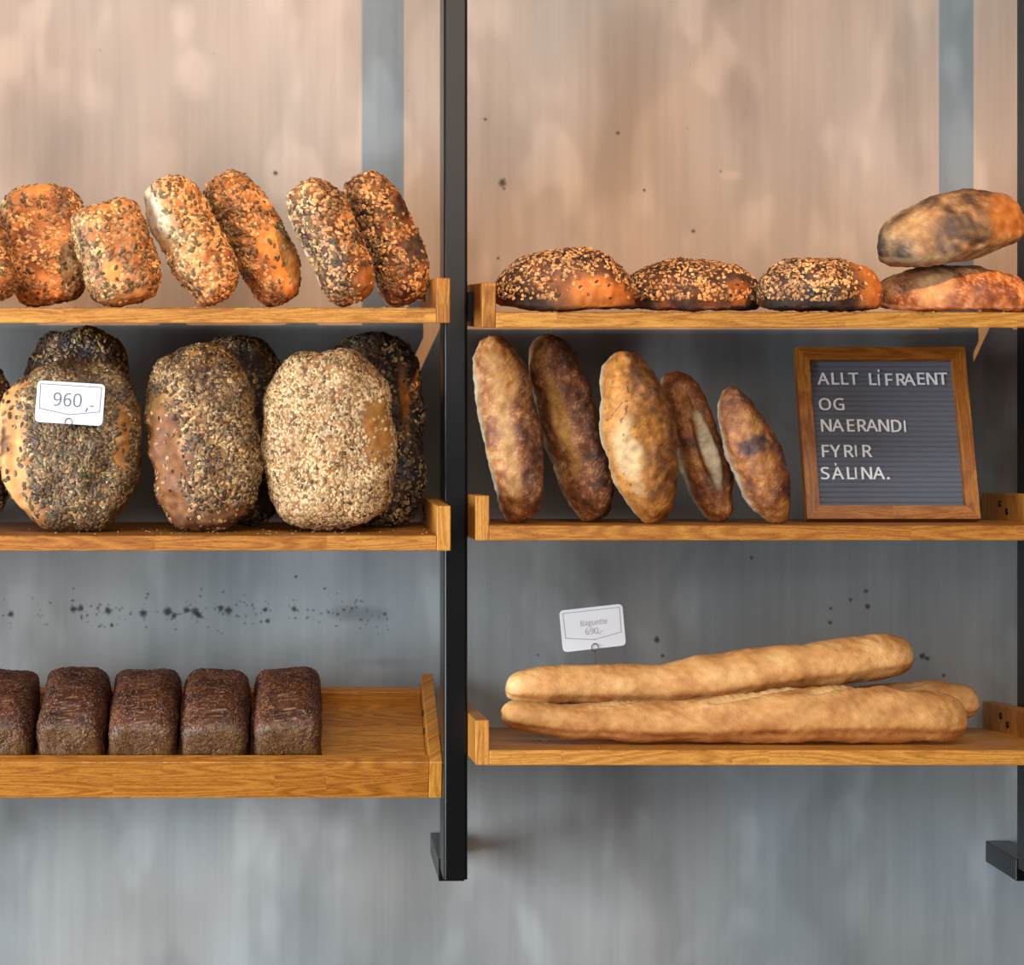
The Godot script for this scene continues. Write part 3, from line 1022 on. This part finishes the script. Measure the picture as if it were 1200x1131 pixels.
func build_long_loaves():
	var g := "long loaves leaning beside the letter board"
	var base := {"z": 0.30, "key": "long", "top": 0.050, "bot": 0.022, "n_end": 2.3, "n_top": 2.1, "n_bot": 4.0, "crust": "brown", "tone": 0.45, "base_color": [0.66, 0.60, 0.50], "base_from": 0.08, "lump": 0.004, "vary": 0.2, "nu": 170, "np": 128}
	var rows := [
		[{"px": 592, "py": 500, "lpx": 220, "wpx": 62, "roll": 10, "yaw": 30, "z": 0.33, "seed": 41, "tone": 0.47, "flour": 0.3, "tone_phi": -0.22, "n_end": 2.8, "bow": 0.006, "patches": [[125, 40, 0.66, 0.42, [0.60, 0.38, 0.13], 0.85], [140, 16, -0.1, 1.0, [0.66, 0.48, 0.24], 0.8]]}, "long loaf leaning nearest the middle post, brown with a tan upper end"],
		[{"px": 666, "py": 506, "lpx": 222, "wpx": 66, "roll": 17, "yaw": 26, "z": 0.27, "seed": 42, "tone": 0.43, "flour": 0.36, "tone_phi": -0.16, "n_end": 2.8, "bow": 0.006, "patches": [[142, 18, 0.1, 0.6, [0.74, 0.54, 0.27], 0.9]]}, "long floury brown loaf with a tan seam, second from the middle post"],
		[{"px": 748, "py": 514, "lpx": 202, "wpx": 88, "roll": 11, "yaw": 24, "z": 0.335, "seed": 43, "crust": "amber", "tone": 0.52, "tone_phi": -0.16, "n_end": 2.0, "cracks": 0.9, "patches": [[146, 26, -0.15, 0.5, [0.78, 0.65, 0.46], 0.85], [85, 40, 0.75, 0.35, [0.36, 0.22, 0.10], 0.7], [60, 26, 0.0, 0.8, [0.42, 0.25, 0.11], 0.6]]}, "widest of the leaning long loaves, golden and cracked with pale flank"],
		[{"px": 813, "py": 523, "lpx": 184, "wpx": 52, "roll": 19, "yaw": 34, "z": 0.27, "top": 0.042, "seed": 44, "tone": 0.56, "flour": 0.2, "n_end": 2.4, "bow": 0.006, "slash": [[118, 26, -0.1, 0.6, 0.006, 0.0]], "patches": [[118, 24, -0.1, 0.55, [0.74, 0.67, 0.55], 0.9]]}, "narrowest leaning long loaf with a pale open slash down it"],
		[{"px": 882, "py": 534, "lpx": 168, "wpx": 60, "roll": 21, "yaw": 30, "z": 0.33, "top": 0.046, "seed": 45, "tone": 0.48, "tone_phi": -0.15, "flour": 0.12, "n_end": 1.9, "patches": [[115, 30, 0.45, 0.25, [0.62, 0.41, 0.18], 0.85], [115, 30, -0.1, 0.18, [0.62, 0.38, 0.16], 0.8], [100, 30, -0.85, 0.2, [0.66, 0.42, 0.16], 0.85], [115, 40, 0.17, 0.12, [0.20, 0.11, 0.08], 0.8]]}, "small pointed brown loaf leaning next to the letter board"],
	]
	for r in rows:
		var d := base.duplicate()
		d.merge(r[0], true)
		loaf("long_loaf", r[1], g, d)
	# a loaf of the next bay, its tip showing behind the post
	var d := base.duplicate()
	var foot := Vector3(1.20, 0, 0.16)
	d.merge({"len": 0.165, "wid": 0.06, "top": 0.032, "bot": 0.026, "px": 1231, "py": 560, "z": 0.085, "key": "next", "along": Vector3(-0.44, 1, -0.1), "up": Vector3(0, 0, 1), "seed": 46, "crust": "gold", "tone": 0.6}, true)
	loaf("long_loaf", "golden loaf whose tip peeps out behind the cut-off post", "", d)


func build_rye():
	var t = shelves["rye"]
	var a: float = t.tilt
	var back := Vector3(0, sin(a), -cos(a))
	var up := Vector3(0, cos(a), sin(a))
	var foot := Vector3(0, t.y, t.z)
	var rows := [
		[-0.4455, 0.101, 0.080, "dark rye loaf cut off by the picture edge in the tilted tray", 61, 0.43],
		[-0.337, 0.097, 0.083, "tallest dark rye loaf, second from the picture edge in the tray", 62, 0.36],
		[-0.233, 0.099, 0.080, "reddish rye loaf in the middle of the five in the tray", 63, 0.45],
		[-0.128, 0.098, 0.080, "rye loaf next to the tray's end loaf, faintly speckled", 64, 0.42],
		[-0.023, 0.099, 0.082, "rye loaf at the end of the tray beside the empty space", 65, 0.42],
	]
	for r in rows:
		var s0 := 0.022
		var ln := 0.172
		var h: float = r[2]
		var mid := foot + back * (s0 + ln * 0.5) + up * (0.0205 + h * 0.5 + 0.0004)
		mid.x = r[0]
		var d := {"px": 0.0, "py": 0.0, "z": 0.1, "len": ln, "wid": r[1], "top": h * 0.5, "bot": h * 0.5, "n_end": 9.0, "n_top": 4.6, "n_bot": 9.0, "z_end": 1.0, "nu": 140, "np": 160, "lump": 0.0026, "medium": 0.0009, "fine": 0.0008, "seed": r[4], "crust": "rye", "tone": r[5], "vary": 0.25, "mat": rye_mat, "crown": 0.020}
		var g := loaf_grid(d)
		# the end that faces the room shows crumb-coloured side crust, up to the rim
		var v: PackedVector3Array = g[0]
		var col: PackedColorArray = g[2]
		for k in v.size():
			var q := v[k]
			var nf := noise_c.get_noise_3d(q.x * 300.0 + r[4], q.y * 300.0, q.z * 300.0)
			var nm := noise_a.get_noise_3d(q.x * 90.0 + r[4], q.y * 90.0, q.z * 90.0)
			var side := smoothstep(-ln * 0.5 + 0.009, -ln * 0.5 + 0.004, q.y + nm * 0.003)
			var c := Color(0.36 + nm * 0.06 + nf * 0.08, 0.235 + nm * 0.05 + nf * 0.07, 0.10 + nm * 0.04 + nf * 0.05).srgb_to_linear()
			col[k] = col[k].lerp(c, side)
			if side < 0.5 and nf > 0.42:
				col[k] = col[k].lerp(lin(0.66, 0.50, 0.36), 0.55)
		g[2] = col
		var m := grid_mesh(g)
		var basis := Basis(back.cross(up), back, up)
		var lowest := 1.0
		var front := 1.0
		for q in v:
			lowest = minf(lowest, q.z)
			front = minf(front, q.y)
		mid += up * (-h * 0.5 - lowest) + back * maxf(0.0, -ln * 0.5 - front)
		var base := mid - up * (h * 0.5)
		var root := thing("rye_loaf", r[3], "bread", base, "dark rye loaves side by side in the tilted tray")
		part("crust", m, rye_mat, root, Transform3D(basis, mid - base))
		d.seed_phi = 100.0
		d.clump = 0.4
		d.seed_size = 0.85
		seeds_on(g, root, Transform3D(basis, mid - base), 3200, {"chaff": 3.0, "chaff_pale": 0.6}, d, func(_z): return -1.0)


# A baguette along a smooth path; radii per point. Flattened a little underneath.
func baguette(label: String, pts: Array, radii: Array, sd: int, tone: float, marks: Array, lift := false):
	var nu := 220
	var np := 72
	var curve := []
	var segs := pts.size() - 1
	var total := 0.0
	for k in segs:
		total += (pts[k + 1] - pts[k]).length()
	var v := PackedVector3Array()
	v.resize((nu + 1) * np)
	var us := PackedFloat32Array()
	for i in nu + 1:
		var s := -1.0 + 2.0 * i / nu
		var u := sin(s * PI * 0.5) * 0.35 + s * 0.65
		u = clampf(u, -1.0, 1.0)
		us.append(u)
		var f := (u * 0.5 + 0.5) * segs
		var k := mini(int(f), segs - 1)
		f -= k
		var p0: Vector3 = pts[maxi(k - 1, 0)]
		var p1: Vector3 = pts[k]
		var p2: Vector3 = pts[k + 1]
		var p3: Vector3 = pts[mini(k + 2, segs)]
		var p := p1.cubic_interpolate(p2, p0, p3, f)
		var t := (p1.cubic_interpolate(p2, p0, p3, minf(f + 0.01, 1.0)) - p1.cubic_interpolate(p2, p0, p3, maxf(f - 0.01, 0.0))).normalized()
		var r := lerpf(radii[k], radii[k + 1], smoothstep(0.0, 1.0, f))
		var end_len := r * 1.5 / (total * 0.5)
		var dist := (1.0 - absf(u)) / end_len
		if dist < 1.0:
			r *= sqrt(maxf(1.0 - (1.0 - dist) * (1.0 - dist), 0.0))
		var side := t.cross(Vector3.UP).normalized()
		var up := side.cross(t)
		for j in np:
			var a := TAU * j / np
			var y := sin(a) * (0.96 if sin(a) > 0.0 else 0.86)
			var rr := r
			for m in marks:   # slashes: [u, phi, half len, depth]
				var b: float = (u - m[0]) / m[2]
				var c: float = angle_gap(rad_to_deg(a), m[1] + b * 26.0) / 16.0
				var q := b * b + c * c
				if q < 4.0:
					rr += m[3] * (smoothstep(2.6, 1.1, q) * smoothstep(0.6, 1.1, q) * 0.6 - smoothstep(1.2, 0.2, q))
			v[i * np + j] = p + (side * cos(a) + up * y) * rr
	var nrm := grid_normals(v, nu, np)
	var off := Vector3(sd * 2.1, sd * 1.7, sd)
	var col := PackedColorArray()
	col.resize(v.size())
	for i in nu + 1:
		for j in np:
			var k := i * np + j
			var q := v[k] + off
			if i > 0 and i < nu:
				v[k] += nrm[k] * -1.0 * (0.003 * noise_a.get_noise_3d(q.x * 14.0, q.y * 20.0, q.z * 20.0) + 0.0008 * noise_b.get_noise_3d(q.x * 60.0, q.y * 60.0, q.z * 60.0) + 0.0003 * noise_c.get_noise_3d(q.x * 220.0, q.y * 220.0, q.z * 220.0))
			var na := noise_b.get_noise_3d(q.x * 18.0, q.y * 26.0, q.z * 26.0)
			var nm := noise_a.get_noise_3d(q.x * 60.0, q.y * 90.0, q.z * 90.0)
			var nf := noise_c.get_noise_3d(q.x * 300.0, q.y * 300.0, q.z * 300.0)
			var ph := 360.0 * j / np
			var low := sin(deg_to_rad(ph))
			var t := tone + 0.13 * na + 0.06 * nm + 0.05 * nf
			t -= 0.22 * smoothstep(0.25, 0.0, absf(low + 0.45))   # a darker seam where the loaf met the tin
			t += 0.12 * smoothstep(0.86, 0.99, absf(us[i]))
			for m in marks:
				var b: float = (us[i] - m[0]) / m[2]
				var c: float = angle_gap(ph, m[1] + b * 26.0) / 16.0
				t += 0.30 * smoothstep(1.6, 0.5, b * b + c * c + nm * 0.5)
			col[k] = ramp("pale", t).clamp().srgb_to_linear()
	for i in [0, nu]:
		var m := Vector3.ZERO
		for j in np:
			m += v[i * np + j]
		for j in np:
			v[i * np + j] = m / np
	nrm = grid_normals(v, nu, np)
	var low := v[0]
	var centre := Vector3.ZERO
	for q in v:
		if q.y < low.y:
			low = q
		centre += q / v.size()
	if lift:
		var gap := 1.0
		for q in v:
			gap = minf(gap, q.y - shelf_top("bag", q.z))
		for k in v.size():
			v[k].y -= gap - 0.0004
		low.y -= gap - 0.0004
	var base := Vector3(centre.x, low.y, centre.z)
	for k in v.size():
		v[k] -= base
	var g := [v, nrm, col, nu, np, us]
	var root := thing("baguette", label, "bread", base, "baguettes piled on the lowest shelf")
	part("crust", grid_mesh(g), crust_mat, root)


func build_baguettes():
	var z := 0.335
	var pts := []
	for a in [[587, 838], [640, 845], [700, 848], [770, 852], [850, 852], [930, 849], [1010, 847], [1080, 848], [1131, 853]]:
		pts.append(pt(a[0], a[1], z))
	var s := (CAM_Z - z) / FOCAL
	var r := []
	for a in [18, 21, 23, 26, 29, 33, 35, 33, 28]:
		r.append(a * s)
	# rest on the shelf
	for k in pts.size():
		pts[k].y = maxf(pts[k].y, shelf_top("bag", z) + r[k] * 0.9)
	baguette("thick baguette lying lowest, along the front of the shelf", pts, r, 71, 0.46, [[-0.35, 95, 0.16, 0.004], [0.12, 80, 0.2, 0.005], [0.45, 90, 0.16, 0.005]], true)
	pts = []
	r = []
	z = 0.18
	s = (CAM_Z - z) / FOCAL
	for a in [[690, 838, 24], [780, 838, 27], [880, 836, 28], [980, 832, 27], [1080, 827, 26], [1147, 827, 21]]:
		pts.append(pt(a[0], a[1], z))
		r.append(a[2] * s)
	baguette("baguette lying behind, only its knobbly far end in view", pts, r, 72, 0.54, [[0.5, 70, 0.2, 0.004]], true)
	pts = []
	r = []
	z = 0.262
	s = (CAM_Z - z) / FOCAL
	for a in [[591, 807, 18], [640, 804, 26], [700, 804, 26], [770, 804, 27], [840, 796, 31], [910, 786, 30], [980, 778, 29], [1030, 771, 28], [1068, 769, 22]]:
		pts.append(pt(a[0], a[1], z))
		r.append(a[2] * s)
	baguette("smooth baguette lying across the top of the others", pts, r, 73, 0.53, [])


# ------------------------------------------------------------------ letter board
func build_board():
	var w := 0.2490
	var h := 0.2605
	var foot := pt(1044.0, 606, 0.25)
	foot.y = shelf_top("long", 0.25) + 0.0006
	var t := thing("letter_board", "grey felt letter board in an oak frame with white capital letters", "sign", foot)
	t.rotation = Vector3(deg_to_rad(-17.0), 0, 0)
	var b := 0.0195
	var fd := 0.018
	var frame := oak_mats[1].duplicate() as StandardMaterial3D
	frame.albedo_color = Color(0.95, 0.92, 0.90)
	# mitred rails
	for k in 4:
		var o: PackedVector2Array
		match k:
			0: o = PackedVector2Array([Vector2(-w / 2, 0), Vector2(w / 2, 0), Vector2(w / 2 - b, b), Vector2(-w / 2 + b, b)])
			1: o = PackedVector2Array([Vector2(w / 2, 0), Vector2(w / 2, h), Vector2(w / 2 - b, h - b), Vector2(w / 2 - b, b)])
			2: o = PackedVector2Array([Vector2(w / 2, h), Vector2(-w / 2, h), Vector2(-w / 2 + b, h - b), Vector2(w / 2 - b, h - b)])
			3: o = PackedVector2Array([Vector2(-w / 2, h), Vector2(-w / 2, 0), Vector2(-w / 2 + b, b), Vector2(-w / 2 + b, h - b)])
		part("frame_rail", frame_rail(o, fd, k), frame, t)
	# felt with its grooves: rounded ridges, one every 7 mm
	var st := SurfaceTool.new()
	st.begin(Mesh.PRIMITIVE_TRIANGLES)
	var y0 := b - 0.001
	var y1 := h - b + 0.001
	var rows := 29
	var x := w / 2 - b + 0.001
	var zero := [Vector2.ZERO, Vector2.ZERO, Vector2.ZERO]
	var prof := []
	for k in rows:
		for q in 8:
			var f := q / 8.0
			prof.append(Vector2(lerpf(y0, y1, (k + f) / rows), 0.0065 + 0.0018 * pow(sin(PI * f), 0.55)))
	prof.append(Vector2(y1, 0.0065))
	for k in prof.size() - 1:
		var a: Vector2 = prof[k]
		var c: Vector2 = prof[k + 1]
		var e := c - a
		var n := Vector3(0, -e.y, e.x).normalized()
		tri(st, Vector3(-x, a.x, a.y), Vector3(x, a.x, a.y), Vector3(x, c.x, c.y), n, zero)
		tri(st, Vector3(-x, a.x, a.y), Vector3(x, c.x, c.y), Vector3(-x, c.x, c.y), n, zero)
	var felt := StandardMaterial3D.new()
	felt.resource_name = "grey felt"
	felt.albedo_color = Color(0.37, 0.38, 0.42)
	felt.roughness = 0.95
	felt.rim_enabled = true
	felt.rim = 0.3
	part("felt_panel", st.commit(), felt, t)
	part("backing", bevel_box(Vector3(-x, y0, 0.001), Vector3(x, y1, 0.005), 0.0004), frame, t)
	# push-in letters, each its own piece
	var lm := StandardMaterial3D.new()
	lm.resource_name = "white plastic"
	lm.albedo_color = Color(0.90, 0.90, 0.91)
	lm.roughness = 0.45
	var font := SystemFont.new()
	font.font_names = PackedStringArray(["Droid Sans"])
	var heavy := FontVariation.new()
	heavy.base_font = font
	heavy.variation_embolden = 0.35
	# letter, centre x and baseline y in the photograph
	var all := [["A", 965, 452], ["L", 978, 452], ["L", 989, 452], ["T", 1000, 452], ["L", 1022, 452.5], ["I", 1030.5, 453.5], ["F", 1041, 453], ["R", 1055, 453], ["A", 1066, 453], ["E", 1079, 452], ["N", 1092, 452], ["T", 1104.5, 452],
		["O", 966.5, 482], ["G", 983, 482], ["N", 968, 507], ["A", 982, 507], ["E", 996.5, 507], ["R", 1009, 507], ["A", 1022, 507], ["N", 1035.5, 507], ["D", 1050, 507.5], ["I", 1061, 508],
		["F", 966.5, 537], ["Y", 979, 537], ["R", 993.5, 537], ["I", 1003.5, 537], ["R", 1015, 537], ["S", 967.5, 563], ["A", 982, 563], ["L", 996, 563], ["I", 1003.5, 563], ["N", 1015.5, 563], ["A", 1030, 563], [".", 1041, 563]]
	for a in all:
		if a[0] == "I":
			var qi := on_board(a[1], a[2], foot, h)
			part("letter", bevel_box(Vector3(qi.x - 0.0013, qi.y + 0.0021, 0.0086), Vector3(qi.x + 0.0013, qi.y + 0.0196, 0.0102), 0.0003), lm, t)
			continue
		var tm := TextMesh.new()
		tm.font = heavy
		tm.text = a[0]
		tm.font_size = 26
		tm.pixel_size = 0.00094
		tm.depth = 0.0016
		tm.curve_step = 1.5
		tm.horizontal_alignment = HORIZONTAL_ALIGNMENT_CENTER
		tm.vertical_alignment = VERTICAL_ALIGNMENT_BOTTOM
		var q := on_board(a[1], a[2], foot, h)
		part("letter", tm, lm, t, Transform3D(Basis().scaled(Vector3(1.13, 1, 1)), Vector3(q.x, q.y - 0.0052, 0.0094)))
	for a in [[1029.5, 434.5], [979, 544.5]]:
		var q := on_board(a[0], a[1], foot, h)
		part("accent", bevel_box(Vector3(q.x - 0.0012, q.y - 0.002, 0.0086), Vector3(q.x + 0.0014, q.y + 0.0022, 0.0102), 0.0004), lm, t)


# Where the line of sight through a photograph's pixel meets the leaning board, in the board's own x and y.
func on_board(px: float, py: float, foot: Vector3, h: float) -> Vector2:
	var a := deg_to_rad(-17.0)
	var n := Vector3(0, -sin(a), cos(a))
	var o := foot + n * 0.009
	var eye := Vector3(0, EYE, CAM_Z)
	var dir := Vector3((px - CX) / FOCAL, (CY - py) / FOCAL, -1)
	var t := (o - eye).dot(n) / dir.dot(n)
	var hit := eye + dir * t - foot
	return Vector2(hit.x, hit.dot(Vector3(0, cos(a), sin(a))))


func frame_rail(o: PackedVector2Array, depth: float, k: int) -> ArrayMesh:
	var st := SurfaceTool.new()
	st.begin(Mesh.PRIMITIVE_TRIANGLES)
	var along := 0 if k % 2 == 0 else 1
	var uv := func(p: Vector3) -> Vector2: return Vector2(p[along] / 0.7 + k * 0.23, (p[1 - along] + p.z) / 0.16 + k * 0.31)
	var face := func(pts: Array, n: Vector3):
		for q in range(1, pts.size() - 1):
			tri(st, pts[0], pts[q], pts[q + 1], n, [uv.call(pts[0]), uv.call(pts[q]), uv.call(pts[q + 1])])
	var f := []
	var bk := []
	for p in o:
		f.append(Vector3(p.x, p.y, depth))
		bk.append(Vector3(p.x, p.y, 0))
	face.call(f, Vector3(0, 0, 1))
	face.call(bk, Vector3(0, 0, -1))
	var c := (o[0] + o[1] + o[2] + o[3]) / 4.0
	for q in 4:
		var a := o[q]
		var b := o[(q + 1) % 4]
		var e := b - a
		var n := Vector3(e.y, -e.x, 0).normalized()
		if n.dot(Vector3((a + b).x / 2 - c.x, (a + b).y / 2 - c.y, 0)) < 0:
			n = -n
		face.call([Vector3(a.x, a.y, 0), Vector3(b.x, b.y, 0), Vector3(b.x, b.y, depth), Vector3(a.x, a.y, depth)], n)
	return st.commit()


# ------------------------------------------------------------------ price cards
func rounded_rect(w: float, h: float, r: float) -> PackedVector2Array:
	var o := PackedVector2Array()
	for c in [[1, 1, 0], [-1, 1, 90], [-1, -1, 180], [1, -1, 270]]:
		for k in 6:
			var a := deg_to_rad(c[2] + 18.0 * k)
			o.append(Vector2(c[0] * (w / 2 - r) + cos(a) * r, c[1] * (h / 2 - r) + sin(a) * r))
	return o


func price_card(label: String, at: Vector3, w: float, h: float, turn: Vector3, lines: Array, ink: Color, pin: float, pin_back: float):
	var t := thing("price_card", label, "price tag", at, "white price cards on wire pins")
	t.rotation_degrees = turn
	var cm := StandardMaterial3D.new()
	cm.resource_name = "white card"
	cm.albedo_color = Color(0.84, 0.84, 0.85)
	cm.roughness = 0.4
	var im := StandardMaterial3D.new()
	im.resource_name = "grey print"
	im.albedo_color = ink
	im.roughness = 0.7
	part("card", prism(rounded_rect(w, h, 0.006), -0.0008, 0.0008), cm, t)
	# the printed shield outline
	var m := 0.0045
	var o := [Vector2(-w / 2 + m, h / 2 - m), Vector2(w / 2 - m, h / 2 - m), Vector2(w / 2 - m - 0.0008, -h * 0.17), Vector2(0, -h * 0.28), Vector2(-w / 2 + m + 0.0008, -h * 0.17)]
	var st := SurfaceTool.new()
	st.begin(Mesh.PRIMITIVE_TRIANGLES)
	var zero := [Vector2.ZERO, Vector2.ZERO, Vector2.ZERO]
	for k in o.size():
		var a: Vector2 = o[k]
		var b: Vector2 = o[(k + 1) % o.size()]
		var e := (b - a).normalized()
		var n := Vector2(-e.y, e.x) * 0.00055
		a -= e * 0.0004
		b += e * 0.0004
		var q := [Vector3(a.x + n.x, a.y + n.y, 0.001), Vector3(b.x + n.x, b.y + n.y, 0.001), Vector3(b.x - n.x, b.y - n.y, 0.001), Vector3(a.x - n.x, a.y - n.y, 0.001)]
		tri(st, q[0], q[1], q[2], Vector3(0, 0, 1), zero)
		tri(st, q[0], q[2], q[3], Vector3(0, 0, 1), zero)
	part("printed_border", st.commit(), im, t)
	var font := SystemFont.new()
	font.font_names = PackedStringArray(["Droid Sans"])
	for l in lines:   # text, x, y, size
		var tm := TextMesh.new()
		tm.font = font
		tm.text = l[0]
		tm.font_size = 32
		tm.pixel_size = l[3]
		tm.depth = 0.0002
		tm.curve_step = 1.0
		part("printed_text", tm, im, t, Transform3D(Basis(), Vector3(l[1], l[2], 0.001)))
	# wire pin: a ring that grips the card, and the stem pushed into the bread
	var ring := []
	for k in 25:
		var a := TAU * k / 24.0 - PI / 2
		ring.append(Vector3(cos(a) * 0.0048, -h / 2 + 0.002 + sin(a) * 0.0056, 0.0022))
	var wm := StandardMaterial3D.new()
	wm.resource_name = "wire"
	wm.albedo_color = Color(0.42, 0.40, 0.38)
	wm.metallic = 0.9
	wm.roughness = 0.35
	var p := part("wire_pin", wire(ring, 0.0006), wm, t)
	part("stem", wire([Vector3(0, -h / 2 - 0.0036, 0.0022), Vector3(0, -h / 2 - pin * 0.4, 0.001), Vector3(0, -h / 2 - pin, -pin_back)], 0.00045), wm, p)


func build_tags():
	var z := 0.408
	var s := (CAM_Z - z) / FOCAL
	price_card("white price card reading 960, pinned to the big split loaf", pt(82, 472.5, z), 79.5 * s, 49 * s, Vector3(-6, 0, -3.6), [["960", -0.004, 0.0035, 0.00078], [",-", 0.0275, -0.0005, 0.00070]], Color(0.38, 0.38, 0.43), 0.016, 0.022)
	z = 0.262
	s = (CAM_Z - z) / FOCAL
	price_card("white price card reading Baguette 690, standing over the baguettes", pt(694.5, 736, z), 76 * s, 49 * s, Vector3(0, 8, 5.5), [["Baguette", 0.002, 0.0078, 0.00032], ["690,-", 0.001, -0.0045, 0.00038]], Color(0.62, 0.60, 0.62), 0.028, 0.003)


# ------------------------------------------------------------------ crumbs
func build_crumbs():
	var rng := RandomNumberGenerator.new()
	rng.seed = 77
	for c in [["tall", -0.4, 0.19, 0.25, 0.41, 150, "crumbs scattered over the shelf under the big upright loaves"], ["seed", -0.4, 0.19, 0.33, 0.405, 60, "crumbs scattered along the front of the seeded loaves' shelf"], ["bag", 0.33, 1.03, 0.2, 0.40, 60, "crumbs scattered over the shelf under the baguettes"], ["flat", 0.3, 1.03, 0.33, 0.405, 40, "crumbs scattered along the shelf of flat round loaves"]]:
		var mm := MultiMesh.new()
		mm.transform_format = MultiMesh.TRANSFORM_3D
		mm.use_colors = true
		mm.mesh = seed_mesh
		mm.instance_count = c[5]
		for k in c[5]:
			var z := rng.randf_range(c[3], c[4])
			var sz := rng.randf_range(0.001, 0.0032)
			var b := Basis(Vector3(0, 1, 0), rng.randf() * TAU).scaled(Vector3(sz, sz * 0.6, sz * 0.7))
			mm.set_instance_transform(k, Transform3D(b, Vector3(rng.randf_range(c[1], c[2]), shelf_top(c[0], z) + sz * 0.25, z)))
			var f := rng.randf()
			mm.set_instance_color(k, lin(lerpf(0.35, 0.85, f), lerpf(0.22, 0.72, f), lerpf(0.12, 0.55, f)))
		var o := MultiMeshInstance3D.new()
		o.name = numbered("crumbs")
		o.multimesh = mm
		o.material_override = seed_mat
		add_child(o, true)
		tag(o, c[6], "crumbs", "", "stuff")
